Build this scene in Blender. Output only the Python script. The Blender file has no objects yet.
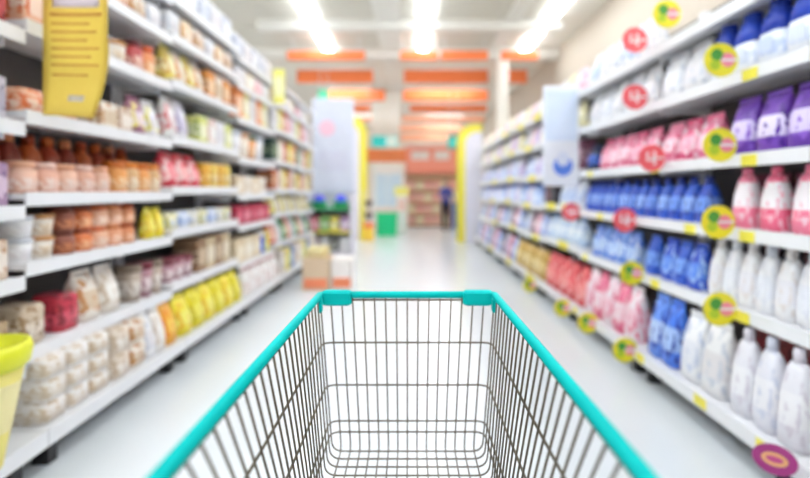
import bpy, math, random
from mathutils import Vector, Matrix

random.seed(11)
PI = math.pi
scene = bpy.context.scene
COL = scene.collection

# ------------------------------------------------------------------ camera
F, CX, CY, H = 500.0, 410.0, 190.0, 1.32      # focal length and vanishing point in px of 810x478, eye height
cam_data = bpy.data.cameras.new('camera')
cam = bpy.data.objects.new('camera', cam_data)
COL.objects.link(cam)
scene.camera = cam
cam.location = (0, 0, H)
cam.rotation_euler = (PI / 2, 0, 0)
cam_data.sensor_width = 36.0
cam_data.lens = 36.0 * F / 810.0
cam_data.shift_x = -(CX - 405) / 810.0
cam_data.shift_y = -(239 - CY) / 810.0
cam_data.clip_start = 0.05
cam_data.dof.use_dof = True
cam_data.dof.focus_distance = 1.02
cam_data.dof.aperture_fstop = 1.25

# ------------------------------------------------------------------ world, exposure
world = bpy.data.worlds.new('world')
scene.world = world
world.use_nodes = True
world.node_tree.nodes['Background'].inputs[0].default_value = (1, 0.98, 0.95, 1)
world.node_tree.nodes['Background'].inputs[1].default_value = 0.3
LAMP_STRENGTH = 34.0
vs = scene.view_settings
vs.view_transform = 'Standard'
vs.look = 'None'
vs.exposure = -0.76
vs.gamma = 1.0
vs.use_curve_mapping = False


# ------------------------------------------------------------------ colours and materials
def srgb(h):
    h = h.lstrip('#')
    out = []
    for i in (0, 2, 4):
        v = int(h[i:i + 2], 16) / 255.0
        out.append(v / 12.92 if v <= 0.04045 else ((v + 0.055) / 1.055) ** 2.4)
    return (*out, 1.0)


MATS = {}


def mat(h, rough=0.5, metal=0.0, vary=0.06, key=None, coat=0.0, spec=0.5):
    """plain coloured procedural material with a faint noise variation"""
    k = ('m', h, rough, metal, key)
    if k in MATS:
        return MATS[k]
    m = bpy.data.materials.new('paint_' + h.strip('#'))
    m.use_nodes = True
    nt = m.node_tree
    b = nt.nodes['Principled BSDF']
    b.inputs['Roughness'].default_value = rough
    b.inputs['Metallic'].default_value = metal
    b.inputs['Specular IOR Level'].default_value = spec
    if coat:
        b.inputs['Coat Weight'].default_value = coat
    c = srgb(h)
    if vary:
        tc = nt.nodes.new('ShaderNodeTexCoord')
        n = nt.nodes.new('ShaderNodeTexNoise')
        n.inputs['Scale'].default_value = 9
        mx = nt.nodes.new('ShaderNodeMix')
        mx.data_type = 'RGBA'
        mx.inputs[6].default_value = tuple(v * (1 - vary) for v in c[:3]) + (1,)
        mx.inputs[7].default_value = tuple(min(1, v * (1 + vary)) for v in c[:3]) + (1,)
        nt.links.new(tc.outputs['Object'], n.inputs['Vector'])
        nt.links.new(n.outputs['Fac'], mx.inputs[0])
        nt.links.new(mx.outputs[2], b.inputs['Base Color'])
    else:
        b.inputs['Base Color'].default_value = c
    MATS[k] = m
    return m


def pack(base, band, blot, lo=0.28, hi=0.66, rough=0.35):
    """printed packaging: base colour, a printed band and blotches of a third colour"""
    k = ('p', base, band, blot, lo, hi)
    if k in MATS:
        return MATS[k]
    m = bpy.data.materials.new('print_' + base.strip('#'))
    m.use_nodes = True
    nt = m.node_tree
    b = nt.nodes['Principled BSDF']
    b.inputs['Roughness'].default_value = rough
    tc = nt.nodes.new('ShaderNodeTexCoord')
    sp = nt.nodes.new('ShaderNodeSeparateXYZ')
    nt.links.new(tc.outputs['Generated'], sp.inputs[0])
    a1 = nt.nodes.new('ShaderNodeMath'); a1.operation = 'GREATER_THAN'; a1.inputs[1].default_value = lo
    a2 = nt.nodes.new('ShaderNodeMath'); a2.operation = 'LESS_THAN'; a2.inputs[1].default_value = hi
    a3 = nt.nodes.new('ShaderNodeMath'); a3.operation = 'MULTIPLY'
    nt.links.new(sp.outputs[2], a1.inputs[0]); nt.links.new(sp.outputs[2], a2.inputs[0])
    nt.links.new(a1.outputs[0], a3.inputs[0]); nt.links.new(a2.outputs[0], a3.inputs[1])
    m1 = nt.nodes.new('ShaderNodeMix'); m1.data_type = 'RGBA'
    m1.inputs[6].default_value = srgb(base); m1.inputs[7].default_value = srgb(band)
    nt.links.new(a3.outputs[0], m1.inputs[0])
    no = nt.nodes.new('ShaderNodeTexNoise'); no.inputs['Scale'].default_value = 5.0
    no.inputs['Detail'].default_value = 1.0
    nt.links.new(tc.outputs['Generated'], no.inputs['Vector'])
    g = nt.nodes.new('ShaderNodeMath'); g.operation = 'GREATER_THAN'; g.inputs[1].default_value = 0.57
    nt.links.new(no.outputs['Fac'], g.inputs[0])
    m2 = nt.nodes.new('ShaderNodeMix'); m2.data_type = 'RGBA'
    m2.inputs[7].default_value = srgb(blot)
    nt.links.new(m1.outputs[2], m2.inputs[6]); nt.links.new(g.outputs[0], m2.inputs[0])
    nt.links.new(m2.outputs[2], b.inputs['Base Color'])
    MATS[k] = m
    return m


def emit(h, strength):
    k = ('e', h, strength)
    if k in MATS:
        return MATS[k]
    m = bpy.data.materials.new('lamp_light')
    m.use_nodes = True
    nt = m.node_tree
    nt.nodes.clear()
    e = nt.nodes.new('ShaderNodeEmission')
    e.inputs[0].default_value = srgb(h)
    e.inputs[1].default_value = strength
    o = nt.nodes.new('ShaderNodeOutputMaterial')
    nt.links.new(e.outputs[0], o.inputs[0])
    MATS[k] = m
    return m


# ------------------------------------------------------------------ mesh helpers
class MB:
    def __init__(self):
        self.v, self.f = [], []

    def add(self, vs_, fs):
        o = len(self.v)
        self.v += [tuple(p) for p in vs_]
        self.f += [tuple(i + o for i in f) for f in fs]
        return self

    def box(self, x0, x1, y0, y1, z0, z1):
        vs_ = [(x, y, z) for z in (z0, z1) for y in (y0, y1) for x in (x0, x1)]
        return self.add(vs_, [(0, 2, 3, 1), (4, 5, 7, 6), (0, 1, 5, 4), (2, 6, 7, 3), (0, 4, 6, 2), (1, 3, 7, 5)])

    def bbox(self, x0, x1, y0, y1, z0, z1, b):
        """box with chamfered vertical and horizontal edges"""
        secs = []
        for z, i in ((z0, b), (z0 + b, 0), (z1 - b, 0), (z1, b)):
            xa, xb, ya, yb = x0 + i, x1 - i, y0 + i, y1 - i
            c = b
            secs.append([(xa + c, ya, z), (xb - c, ya, z), (xb, ya + c, z), (xb, yb - c, z),
                         (xb - c, yb, z), (xa + c, yb, z), (xa, yb - c, z), (xa, ya + c, z)])
        return self.loft(secs)

    def loft(self, secs, cap=True):
        n = len(secs[0])
        vs_ = [p for s in secs for p in s]
        fs = []
        for i in range(len(secs) - 1):
            for j in range(n):
                k = (j + 1) % n
                fs.append((i * n + j, i * n + k, (i + 1) * n + k, (i + 1) * n + j))
        if cap:
            fs.append(tuple(range(n - 1, -1, -1)))
            fs.append(tuple((len(secs) - 1) * n + j for j in range(n)))
        return self.add(vs_, fs)

    def tube(self, pts, r, n=6):
        pts = [Vector(p) for p in pts]
        secs = []
        up = Vector((0, 0, 1))
        t0 = (pts[1] - pts[0]).normalized()
        if abs(t0.dot(up)) > 0.9:
            up = Vector((0, 1, 0))
        nrm = (up - t0 * up.dot(t0)).normalized()
        for i, p in enumerate(pts):
            if i == 0:
                t = pts[1] - pts[0]
            elif i == len(pts) - 1:
                t = pts[-1] - pts[-2]
            else:
                t = (pts[i + 1] - p).normalized() + (p - pts[i - 1]).normalized()
            t.normalize()
            nrm = (nrm - t * nrm.dot(t)).normalized()
            bn = t.cross(nrm)
            secs.append([tuple(p + nrm * (r * math.cos(2 * PI * k / n)) + bn * (r * math.sin(2 * PI * k / n)))
                         for k in range(n)])
        return self.loft(secs)

    def disc(self, c, r, axis, th, n=20, ry=None):
        """round plate with thickness; axis is its normal"""
        a = Vector(axis).normalized()
        u = Vector((0, 0, 1)) - a * a.z
        if u.length < 0.1:
            u = Vector((1, 0, 0))
        u.normalize()
        w = a.cross(u)
        ry = ry or r
        secs = []
        for s in (-0.5, 0.5):
            secs.append([tuple(Vector(c) + a * (s * th) + u * (ry * math.sin(2 * PI * k / n)) + w * (r * math.cos(2 * PI * k / n)))
                         for k in range(n)])
        return self.loft(secs)

    def mesh(self, name, smooth=False):
        m = bpy.data.meshes.new(name)
        m.from_pydata(self.v, [], self.f)
        m.update()
        if smooth:
            for p in m.polygons:
                p.use_smooth = True
        return m


def link(name, mesh, m=None, parent=None, loc=None):
    if m is not None and not mesh.materials:
        mesh.materials.append(m)
    o = bpy.data.objects.new(name, mesh)
    COL.objects.link(o)
    if parent is not None:
        o.parent = parent
    if loc:
        o.location = loc
    return o


def build(mb, name, m, parent=None, smooth=False, loc=None):
    return link(name, mb.mesh(name, smooth), m, parent, loc)


def empty(name, loc, label=None, cat=None, group=None, rz=0.0):
    o = bpy.data.objects.new(name, None)
    COL.objects.link(o)
    o.location = loc
    o.rotation_euler = (0, 0, rz)
    tag(o, label, cat, group)
    return o


def tag(o, label=None, cat=None, group=None, kind=None):
    if label: o['label'] = label
    if cat: o['category'] = cat
    if group: o['group'] = group
    if kind: o['kind'] = kind
    return o


def U(u, y):   # lateral position of image column u at distance y
    return (u - CX) * y / F


def Z(v, y):   # height of image row v at distance y
    return H + (CY - v) * y / F


ORD = ['first', 'second', 'third', 'fourth', 'fifth', 'sixth', 'seventh', 'eighth', 'ninth', 'tenth', 'eleventh',
       'twelfth', 'thirteenth', 'fourteenth', 'fifteenth', 'sixteenth', 'seventeenth', 'eighteenth', 'nineteenth',
       'twentieth']
ORD += ['twenty-' + o for o in ORD[:9]] + ['thirtieth'] + ['thirty-' + o for o in ORD[:9]]

WHITE = mat('#f1f1f3', 0.4)
STEEL_WHITE = mat('#eeeef0', 0.35, vary=0.03)

# ------------------------------------------------------------------ the setting
CEIL = 5.02
XL, XR, YN, YF = -7.0, 3.9, -7.0, 31.0


def floor_material():
    m = bpy.data.materials.new('polished_white_floor')
    m.use_nodes = True
    nt = m.node_tree
    b = nt.nodes['Principled BSDF']
    b.inputs['Roughness'].default_value = 0.22
    tc = nt.nodes.new('ShaderNodeTexCoord')
    n = nt.nodes.new('ShaderNodeTexNoise')
    n.inputs['Scale'].default_value = 1.3
    n.inputs['Detail'].default_value = 4
    cr = nt.nodes.new('ShaderNodeValToRGB')
    cr.color_ramp.elements[0].color = srgb('#dadfe2')
    cr.color_ramp.elements[1].color = srgb('#e3e7e9')
    nt.links.new(tc.outputs['Object'], n.inputs['Vector'])
    nt.links.new(n.outputs['Fac'], cr.inputs[0])
    nt.links.new(cr.outputs[0], b.inputs['Base Color'])
    return m


def struct(name, mb, m, label=None):
    o = build(mb, name, m)
    o['kind'] = 'structure'
    if label:
        o['label'] = label
    return o


struct('floor', MB().box(XL, XR, YN, YF, -0.1, 0), floor_material(), 'polished white supermarket floor')
ceil = struct('ceiling', MB().box(XL, XR, YN, YF, CEIL, CEIL + 0.1), mat('#f7f1e6', 0.8), 'grey panelled ceiling with cream beams')
struct('wall_left', MB().box(XL - 0.1, XL, YN, YF, 0, CEIL), mat('#ece7dc', 0.8), 'cream wall left of the aisles')
struct('wall_right', MB().box(XR, XR + 0.1, YN, YF, 0, CEIL), mat('#cdc1b0', 0.8), 'cream wall right of the aisles')
struct('wall_back', MB().box(XL, XR, YF, YF + 0.1, 0, CEIL), mat('#f6e2d2', 0.8), 'cream wall at the far end of the store')
struct('wall_front', MB().box(XL, XR, YN - 0.1, YN, 0, CEIL), mat('#ece7dc', 0.8), 'cream wall behind the viewer')

# grey ceiling panels as pieces of the ceiling
pm = MB().box(0, 1.17, 0, 1.17, -0.025, 0).mesh('ceiling_panel')
pm.materials.append(mat('#e2dccf', 0.8))
for iy in range(6):
    for ix in range(6):
        x = -4.1 + ix * 1.2
        y = 6.4 + iy * 1.2
        link('ceiling_panel', pm, None, ceil, (x, y, CEIL))

# cream beams under the ceiling
tn = 0
for (x0, x1, y0, y1, z0, lab) in (
        (-3.3, 3.3, 10.75, 11.0, CEIL - 0.22, 'white beam running across under the grey ceiling panels'),
        (-0.75, -0.2, 5.0, 18.0, CEIL - 0.10, 'cream beam running lengthwise under the ceiling toward the white column'),
        (2.05, 2.35, 5.0, 13.4, CEIL - 0.10, 'narrow cream beam running lengthwise under the ceiling at the right'),
        (XL, XR, 12.95, 13.25, CEIL - 0.25, 'cream beam where the grey ceiling panels end')):
    tn += 1
    struct('trim_%d' % tn, MB().box(x0, x1, y0, y1, z0, CEIL - 0.026), mat('#faf6ee', 0.6), lab)

# columns
for (u0, u1, y, lab) in ((371, 399, 18.0, 'wide cream column in the middle of the store'),):
    x0, x1 = U(u0, y), U(u1, y)
    c = empty('column', ((x0 + x1) / 2, y + 0.45, 0), lab, 'column')
    w = (x1 - x0) / 2
    build(MB().bbox(-w, w, -0.45, 0.45, 0, CEIL - 0.12, 0.03), 'shaft', mat('#f6f2e8', 0.6), c)
    build(MB().box(-w - 0.02, w + 0.02, -0.47, 0.47, 0, 0.15), 'plinth', mat('#c9c4b8', 0.6), c)
c = empty('column', (2.42, 13.1, 0), 'slim cream column behind the end of the right rack', 'column')
build(MB().bbox(-0.14, 0.14, -0.14, 0.14, 0, CEIL - 0.26, 0.02), 'shaft', mat('#f6f2e8', 0.6), c)
build(MB().box(-0.16, 0.16, -0.16, 0.16, 0, 0.15), 'plinth', mat('#c9c4b8', 0.6), c)

# ------------------------------------------------------------------ ceiling lamps: three lines of strip lights, plus added hidden lamps
lb = MB().box(-0.06, 0.06, -1.45, 1.45, -0.06, 0).mesh('housing'); lb.materials.append(WHITE)
ld = MB().box(-0.10, 0.10, -1.43, 1.43, -0.09, -0.06).mesh('diffuser'); ld.materials.append(emit('#eef6ff', LAMP_STRENGTH))
lb2 = MB().box(-0.06, 0.06, -0.97, 0.97, -0.06, 0).mesh('housing'); lb2.materials.append(WHITE)
ld3 = MB().box(-0.19, 0.19, -0.95, 0.95, -0.09, -0.06).mesh('diffuser'); ld3.materials.append(emit('#eef6ff', LAMP_STRENGTH))
ld2 = MB().box(-0.10, 0.10, -0.95, 0.95, -0.09, -0.06).mesh('diffuser'); ld2.materials.append(emit('#eef6ff', LAMP_STRENGTH))
for x, nm in ((-5.0, 'added far left'), (-2.1, 'left'), (0.33, 'middle'), (2.95, 'right')):  # the far left line is added out of view for extra light
    for i, y in enumerate((11.97, 9.2, 6.2, 3.2, 0.2, -2.8)):
        t = empty('strip_light', (x, y, CEIL - 0.026),
                  '%s ceiling strip light of the %s line, counted from the far end' % (ORD[i], nm), 'ceiling light', 'strip lights under the ceiling')
        link('housing', lb2 if i == 0 else lb, None, t)
        link('diffuser', ld2 if i == 0 else ld, None, t)
for i, (y, xs) in enumerate(((16.0, (-2.4, 1.1)), (19.3, (-2.0, 1.3)), (22.4, (-2.3, 1.7)), (25.15, (-2.5, 1.7)), (28.8, (1.2,)))):  # lamps added out of sight behind the boards to brighten the far end
    for j, x in enumerate(xs):
        t = empty('strip_light', (x, y, CEIL), '%s added crosswise strip light from the left behind the %s row of orange boards' % (ORD[j], ORD[i + 1]),
                  'ceiling light', 'added crosswise strip lights at the far end', PI / 2)
        link('housing', lb2, None, t)
        link('diffuser', ld3, None, t)

# ------------------------------------------------------------------ shelving racks
L_X, L_DECK = -1.78, -1.676
R_X, R_DECK = 1.68, 1.58
DEPTH = 0.46
L_LEV = [2.76, 2.47, 2.115, 1.69, 1.304, 0.976, 0.57, 0.20]
R_LEV = [2.30, 1.925, 1.50, 1.12, 0.71, 0.20]
L_BAYS = [(0.92, 2.32, -0.06), (2.32, 3.75, 0.0), (3.75, 5.2, 0.04), (5.2, 6.6, -0.03), (6.6, 8.0, 0.03), (8.0, 9.3, 0.0)]
R_BAYS = [(0.7, 2.1, 0.0), (2.1, 3.55, 0.0), (3.55, 5.0, 0.0), (5.0, 6.4, 0.03), (6.4, 7.8, 0.0), (7.8, 9.2, 0.02),
          (9.2, 10.6, 0.0), (10.6, 12.4, 0.0)]
PANEL = mat('#5c5856', 0.6)  # dark grey puts the shade between and behind the goods into the colour
KICK = mat('#43433c', 0.5)  # dark colour paints in the shadow under the base deck
FOOT = mat('#2a2a2c', 0.5)


def lev(side, y, k):
    """height of the top of shelf k at distance y"""
    bays, levs = (L_BAYS, L_LEV) if side < 0 else (R_BAYS, R_LEV)
    for a, b, off in bays:
        if a <= y <= b:
            return levs[k] + (0 if k == len(levs) - 1 else off)
    return levs[k]


def rack(side, a, b, off, idx, label):
    xf = L_X if side < 0 else R_X
    xd = L_DECK if side < 0 else R_DECK
    levs = L_LEV if side < 0 else R_LEV
    xb = xf + side * DEPTH
    top = levs[0] + (0.3 if side < 0 else 0.28)
    r = empty('shelving_rack', ((xf + xb) / 2, (a + b) / 2, 0), label, 'shelf rack', 'shelving racks along the aisle')
    ox, oy = (xf + xb) / 2, (a + b) / 2

    def part(name, x0, x1, y0, y1, z0, z1, m, parent=r):
        x0, x1 = min(x0, x1), max(x0, x1)
        return build(MB().box(x0 - ox, x1 - ox, y0 - oy, y1 - oy, z0, z1), name, m, parent)

    g = 0.004
    part('back_panel', xb, xb - side * 0.02, a + g, b - g, 0.1, top, PANEL)
    for yy in (a + g, b - g - 0.03):
        part('upright', xb - side * 0.02, xb - side * 0.07, yy, yy + 0.03, 0.0, top, STEEL_WHITE)
    for k, z in enumerate(levs):
        if k == len(levs) - 1:
            part('base_deck', xd + side * 0.012, xb - side * 0.07, a + g, b - g, z - 0.05, z, STEEL_WHITE)
            d = r.children[-1] if False else None
            part('price_rail', xd, xd + side * 0.012, a + g, b - g, z - 0.07, z + 0.006, STEEL_WHITE)
            part('kick_plate', xd + side * 0.24, xd + side * 0.255, a + g, b - g, 0.0, z - 0.05, KICK)
            for yy in (a + 0.08, b - 0.14):
                part('foot', xd + side * 0.06, xd + side * 0.14, yy, yy + 0.06, 0, z - 0.05, FOOT)
        else:
            zz = z + off
            s = part('shelf', xf + side * 0.012, xb - side * 0.07, a + g, b - g, zz - 0.03, zz, STEEL_WHITE)
            part('price_rail', xf, xf + side * 0.012, a + g, b - g, zz - 0.06, zz + 0.006, STEEL_WHITE, s)
            for yy in (a + g, b - g - 0.012):
                part('bracket', xf + side * 0.10, xb - side * 0.07, yy, yy + 0.012, zz - 0.075, zz - 0.03, STEEL_WHITE, s)
    return r


for i, (a, b, off) in enumerate(L_BAYS):
    rack(-1, a, b, off, i, '%s white shelf bay of the left rack, counted from the camera' % ORD[i])
for i, (a, b, off) in enumerate(R_BAYS):
    rack(1, a, b, off, i, '%s white shelf bay of the right rack, counted from the camera' % ORD[i])


# ------------------------------------------------------------------ goods: one prototype of each kind, copied along the shelves
def ell(w, d, z, p=3.0, n=14, sx=0.0):
    out = []
    for k in range(n):
        t = 2 * PI * k / n
        c, s = math.cos(t), math.sin(t)
        out.append((sx + d / 2 * math.copysign(abs(c) ** (2 / p), c), w / 2 * math.copysign(abs(s) ** (2 / p), s), z))
    return out


GOODS = {}


def good(kind, w, d, h, c1, c2, c3):
    """meshes of one kind of goods; front faces +x, origin at the base; returns [(part name, mesh)]"""
    k = (kind, w, d, h, c1, c2, c3)
    if k in GOODS:
        return GOODS[k]
    parts = []

    def p(name, mb, m, smooth=True):
        me = mb.mesh(name, smooth)
        me.materials.append(m)
        parts.append((name, me))

    if kind == 'pouch':
        s = [ell(w * .86, d * .8, 0), ell(w * .95, d, .04 * h), ell(w, d, .25 * h), ell(w * .98, d * .85, .5 * h),
             ell(w * .94, d * .5, .75 * h), ell(w * .9, d * .2, .88 * h), ell(w * .9, .012, .9 * h)]
        p('body', MB().loft(s), pack(c1, c2, c3))
        p('top_seal', MB().loft([ell(w * .9, .012, .9 * h), ell(w * .9, .010, h)]), mat(c1, 0.35))
    elif kind == 'spout':
        s = [ell(w * .86, d * .8, 0), ell(w * .95, d, .04 * h), ell(w, d, .25 * h), ell(w * .95, d * .8, .55 * h),
             ell(w * .7, d * .4, .8 * h), ell(w * .5, d * .2, .86 * h)]
        p('body', MB().loft(s), pack(c1, c2, c3))
        p('cap', MB().loft([ell(.05, .05, .86 * h, 2), ell(.05, .05, .97 * h, 2), ell(.04, .04, h, 2)]), mat(c3, 0.4))
    elif kind == 'tall':
        s = [ell(w * .86, d * .8, 0), ell(w * .95, d, .04 * h), ell(w, d, .25 * h), ell(w * .92, d * .8, .55 * h),
             ell(w * .68, d * .5, .8 * h), ell(w * .5, d * .3, .88 * h)]
        p('body', MB().loft(s), pack(c1, c2, c3, .4, .86))
        p('cap', MB().loft([ell(.05, .05, .88 * h, 2), ell(.05, .05, .97 * h, 2), ell(.04, .04, h, 2)]), mat(c1, 0.4))
    elif kind == 'topped':
        s = [ell(w * .88, d * .85, 0), ell(w * .98, d, .04 * h), ell(w, d, .3 * h), ell(w * .97, d * .9, .5 * h)]
        p('body', MB().loft(s), pack(c1, c2, c1, .3, .7))
        p('top_half', MB().loft([ell(w * .97, d * .9, .5 * h), ell(w * .85, d * .75, .72 * h), ell(w * .5, d * .5, .86 * h), ell(w * .46, d * .46, h)]), mat(c3, 0.35))
        p('front_label', MB().box(d * .5, d * .505, -w * .25, w * .25, .2 * h, .42 * h), mat(c2, 0.4), False)
    elif kind == 'bottle':
        s = [ell(w * .88, d * .88, 0), ell(w, d, .03 * h), ell(w, d, .3 * h), ell(w * .93, d * .93, .55 * h),
             ell(w * .8, d * .85, .7 * h), ell(w * .4, d * .5, .8 * h), ell(w * .34, d * .45, .84 * h)]
        p('body', MB().loft(s), mat(c1, 0.3))
        s = [ell(w * 1.012, d * 1.02, .1 * h), ell(w * 1.012, d * 1.02, .3 * h), ell(w * .965, d * .965, .5 * h)]
        p('label', MB().loft(s, cap=False), pack(c2, c2, c1))
        p('cap', MB().loft([ell(w * .42, d * .52, .84 * h, 2), ell(w * .42, d * .52, .95 * h, 2), ell(w * .3, d * .4, h, 2)]), mat(c3, 0.35))
    elif kind == 'box':
        p('carton', MB().bbox(-d / 2, d / 2, -w / 2, w / 2, 0, h, .006), pack(c1, c2, c3, rough=0.5), False)
        p('front_label', MB().box(d / 2, d / 2 + .0015, -w * .36, w * .36, .2 * h, .7 * h), mat(c2, 0.45), False)
    elif kind == 'soft':
        s = [ell(w * .9, d * .9, 0, 5), ell(w, d, .08 * h, 5), ell(w, d, .9 * h, 5), ell(w * .9, d * .9, h, 5)]
        p('wrapper', MB().loft(s), pack(c1, c2, c3, .2, .55))
    elif kind == 'jar':
        s = [ell(w * .92, d * .92, 0, 2), ell(w, d, .05 * h, 2), ell(w, d, .72 * h, 2), ell(w * .8, d * .8, .8 * h, 2)]
        p('body', MB().loft(s), pack(c1, c2, c1, .15, .6))
        p('lid', MB().loft([ell(w * .88, d * .88, .8 * h, 2), ell(w * .88, d * .88, .98 * h, 2), ell(w * .8, d * .8, h, 2)]), mat(c3, 0.4))
    elif kind == 'tub':
        s = [ell(w * .84, d * .84, 0, 2.4), ell(w * .96, d * .96, .82 * h, 2.4)]
        p('body', MB().loft(s), pack(c1, c2, c1, .2, .7))
        p('lid', MB().loft([ell(w, d, .82 * h, 2.4), ell(w, d, .96 * h, 2.4), ell(w * .94, d * .94, h, 2.4)]), mat(c3, 0.4))
    GOODS[k] = parts
    return parts


CATS = {'tall': ('tall_pouch', 'pouch'), 'topped': ('blue_top_bottle', 'bottle'), 'pouch': ('refill_pouch', 'pouch'), 'spout': ('spout_pouch', 'pouch'), 'bottle': ('plastic_bottle', 'bottle'),
        'box': ('carton_box', 'box'), 'soft': ('wrapped_pack', 'packet'), 'jar': ('jar', 'jar'), 'tub': ('tub', 'tub')}
L_NAMES = ['topmost shelf', 'second shelf down', 'third shelf down', 'fourth shelf down', 'fifth shelf down',
           'sixth shelf down', 'seventh shelf down', 'bottom shelf']
R_NAMES = ['topmost shelf', 'second shelf down', 'third shelf down', 'fourth shelf down', 'fifth shelf down', 'bottom shelf']
TIER = {1: [''], 2: ['lower ', 'upper '], 3: ['lower ', 'middle ', 'upper ']}
COUNT = {}


def goods(side, k, y0, y1, kind, w, d, h, cols, desc, tiers=1, gap=0.012, inset=0.03, jit=0.0):
    """a row of goods on shelf k from distance y0 to y1; cols cycles through colour triples"""
    if isinstance(cols[0], str):
        cols = [cols]
    xf = (L_X if side < 0 else R_X)
    deck = k == (len(L_LEV) if side < 0 else len(R_LEV)) - 1
    if deck:
        xf = L_DECK if side < 0 else R_DECK
    x = xf + side * (0.012 + inset + d / 2)
    bays = L_BAYS if side < 0 else R_BAYS
    name, cat = CATS[kind]
    where = ('left rack, ' if side < 0 else 'right rack, ') + (L_NAMES if side < 0 else R_NAMES)[k]
    y = y0 + w / 2
    n = 0
    while y + w / 2 <= y1 + 1e-6:
        for a, b, off in bays:                       # keep clear of the uprights between two bays
            if y - w / 2 < a + 0.006 < y + w / 2 or y - w / 2 < b - 0.006 < y + w / 2:
                if y - w / 2 < b - 0.006 < y + w / 2:
                    y = b + 0.01 + w / 2
        if y + w / 2 > y1 + 0.08:
            break
        z = lev(side, y, k)
        c = cols[n % len(cols)]
        key = (side, k, desc)
        COUNT[key] = COUNT.get(key, 0) + 1
        o_ = COUNT[key]
        for t in range(tiers):
            xx = x + side * random.uniform(0, jit)
            lab = '%s %s%s from the camera, %s' % (ORD[o_ - 1], TIER[tiers][t], desc, where)
            o = empty(name, (xx, y, z + t * (h + 0.0005)), lab, cat, '%ss on the %s' % (desc, where),
                      (0 if side < 0 else PI) + random.uniform(-.03, .03))
            parts = good(kind, w, d, h, *c)
            for pn, me in parts:
                link(pn, me, None, o)
        n += 1
        y += w + gap


# palettes
PEACH = ('#e8b392', '#f3d5c0', '#d9713f'); ORNG = ('#d8743c', '#f0b58a', '#8e3a1e'); CREAM = ('#efe6da', '#d9c4a8', '#c58f5a')
WHT = ('#f2f1f2', '#e6e2e4', '#cfd3dc'); WBLUE = ('#f0f3fa', '#cfdcf3', '#9bb4e4'); LILAC = ('#e6def0', '#cdbfe2', '#a08cc8')
PINKW = ('#f2e3e6', '#eec0c8', '#d98795'); YEL = ('#efe03a', '#f2ea74', '#e3b625'); RED = ('#d5364a', '#ee8a90', '#f3d9d6')
BROWN = ('#9a7a5c', '#c9b294', '#6b4a34'); GRN = ('#3a9a5c', '#b7dca8', '#2a6b48'); BLUE = ('#2a50c8', '#7fa6ee', '#e8eefc')
MAR = ('#b0808a', '#ead9d8', '#7c2f3c'); DKR = ('#8e2430', '#c0545a', '#4a1218'); GOLD = ('#c9a24a', '#e6cf8c', '#9a6e24')

# ---- left rack, from the near bay to the far one
goods(-1, 2, 2.08, 2.30, 'box', .18, .2, .2, DKR, 'dark red box')
goods(-1, 3, 2.06, 2.30, 'box', .2, .2, .2, ('#cfcbd6', '#b8b2c4', '#8d86a0'), 'grey lilac box')
goods(-1, 4, 2.06, 2.30, 'box', .21, .25, .2, ('#a98aa8', '#d8c0d4', '#7d5f86'), 'mauve box')
goods(-1, 5, 2.06, 2.30, 'box', .21, .25, .18, ('#d9c3ae', '#efe2d6', '#b98a66'), 'beige box')
goods(-1, 6, 2.06, 2.30, 'box', .21, .25, .22, ('#b39a78', '#cdb898', '#8a6c4a'), 'brown box')

goods(-1, 1, 2.85, 3.74, 'soft', .2, .22, .17, [WHT, PEACH, CREAM], 'pale packet')
goods(-1, 2, 2.36, 2.9, 'box', .24, .25, .26, [PEACH, ('#ecd2c2', '#f4e4d8', '#e07840')], 'peach box')
goods(-1, 2, 2.92, 3.3, 'tub', .17, .2, .15, [WHT, CREAM], 'white tub')
goods(-1, 2, 3.32, 3.74, 'jar', .15, .18, .22, [('#b23a3a', '#e8c0b0', '#5a2226'), ('#e08a4a', '#f4d2a8', '#d05a2a')], 'red jar')
goods(-1, 3, 2.36, 2.95, 'soft', .2, .25, .12, [PEACH, ('#e7a98a', '#f2d2bf', '#c87850')], 'flat peach packet')
goods(-1, 3, 2.96, 3.3, 'box', .16, .22, .16, [CREAM, ('#dcc8b6', '#f0e6da', '#a87a54')], 'beige carton')
goods(-1, 3, 3.32, 3.74, 'pouch', .17, .14, .27, [('#a06a86', '#e2d2dc', '#e8d86a'), ('#f0eef2', '#dcd8e4', '#d8cf52')], 'mixed bag')
goods(-1, 4, 2.36, 3.12, 'jar', .135, .16, .155, [('#e3b49c', '#f0d8cc', '#e2a888'), ('#dba68f', '#efd6ca', '#e8c2b4')], 'peach jar', tiers=1)
for yy in (2.36,):
    pass
goods(-1, 4, 3.14, 3.74, 'jar', .13, .16, .2, [('#e39a52', '#f2cfa2', '#d07028'), ('#d9b07e', '#efe0c8', '#e0862e')], 'orange jar')
goods(-1, 5, 2.34, 2.62, 'tub', .13, .2, .11, [WHT, CREAM], 'white tub', tiers=2)
goods(-1, 5, 2.64, 3.5, 'jar', .135, .17, .125, [('#8e4a34', '#c07a54', '#6e3222'), ORNG, PEACH, ('#e2a07a', '#f2cdb4', '#dc8850'), ('#d88a5a', '#f0c0a0', '#b8542c')], 'orange peach jar', tiers=2)
goods(-1, 5, 3.5, 3.74, 'pouch', .11, .1, .22, [YEL], 'yellow pouch')
goods(-1, 6, 2.36, 2.55, 'soft', .16, .2, .19, [('#cbb9a2', '#e6d8c8', '#a08262')], 'tan packet')
goods(-1, 6, 2.62, 2.78, 'soft', .15, .18, .19, [('#c43a4c', '#d4566a', '#8e2434')], 'crimson packet')
goods(-1, 6, 2.8, 3.3, 'pouch', .19, .18, .29, [CREAM, ('#e9e0d6', '#f4efe8', '#cbb9a2')], 'cream bag')
goods(-1, 6, 3.32, 3.74, 'tub', .13, .18, .24, [('#b7a594', '#e2d8cd', '#8c7a6a'), MAR], 'taupe tub')
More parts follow.
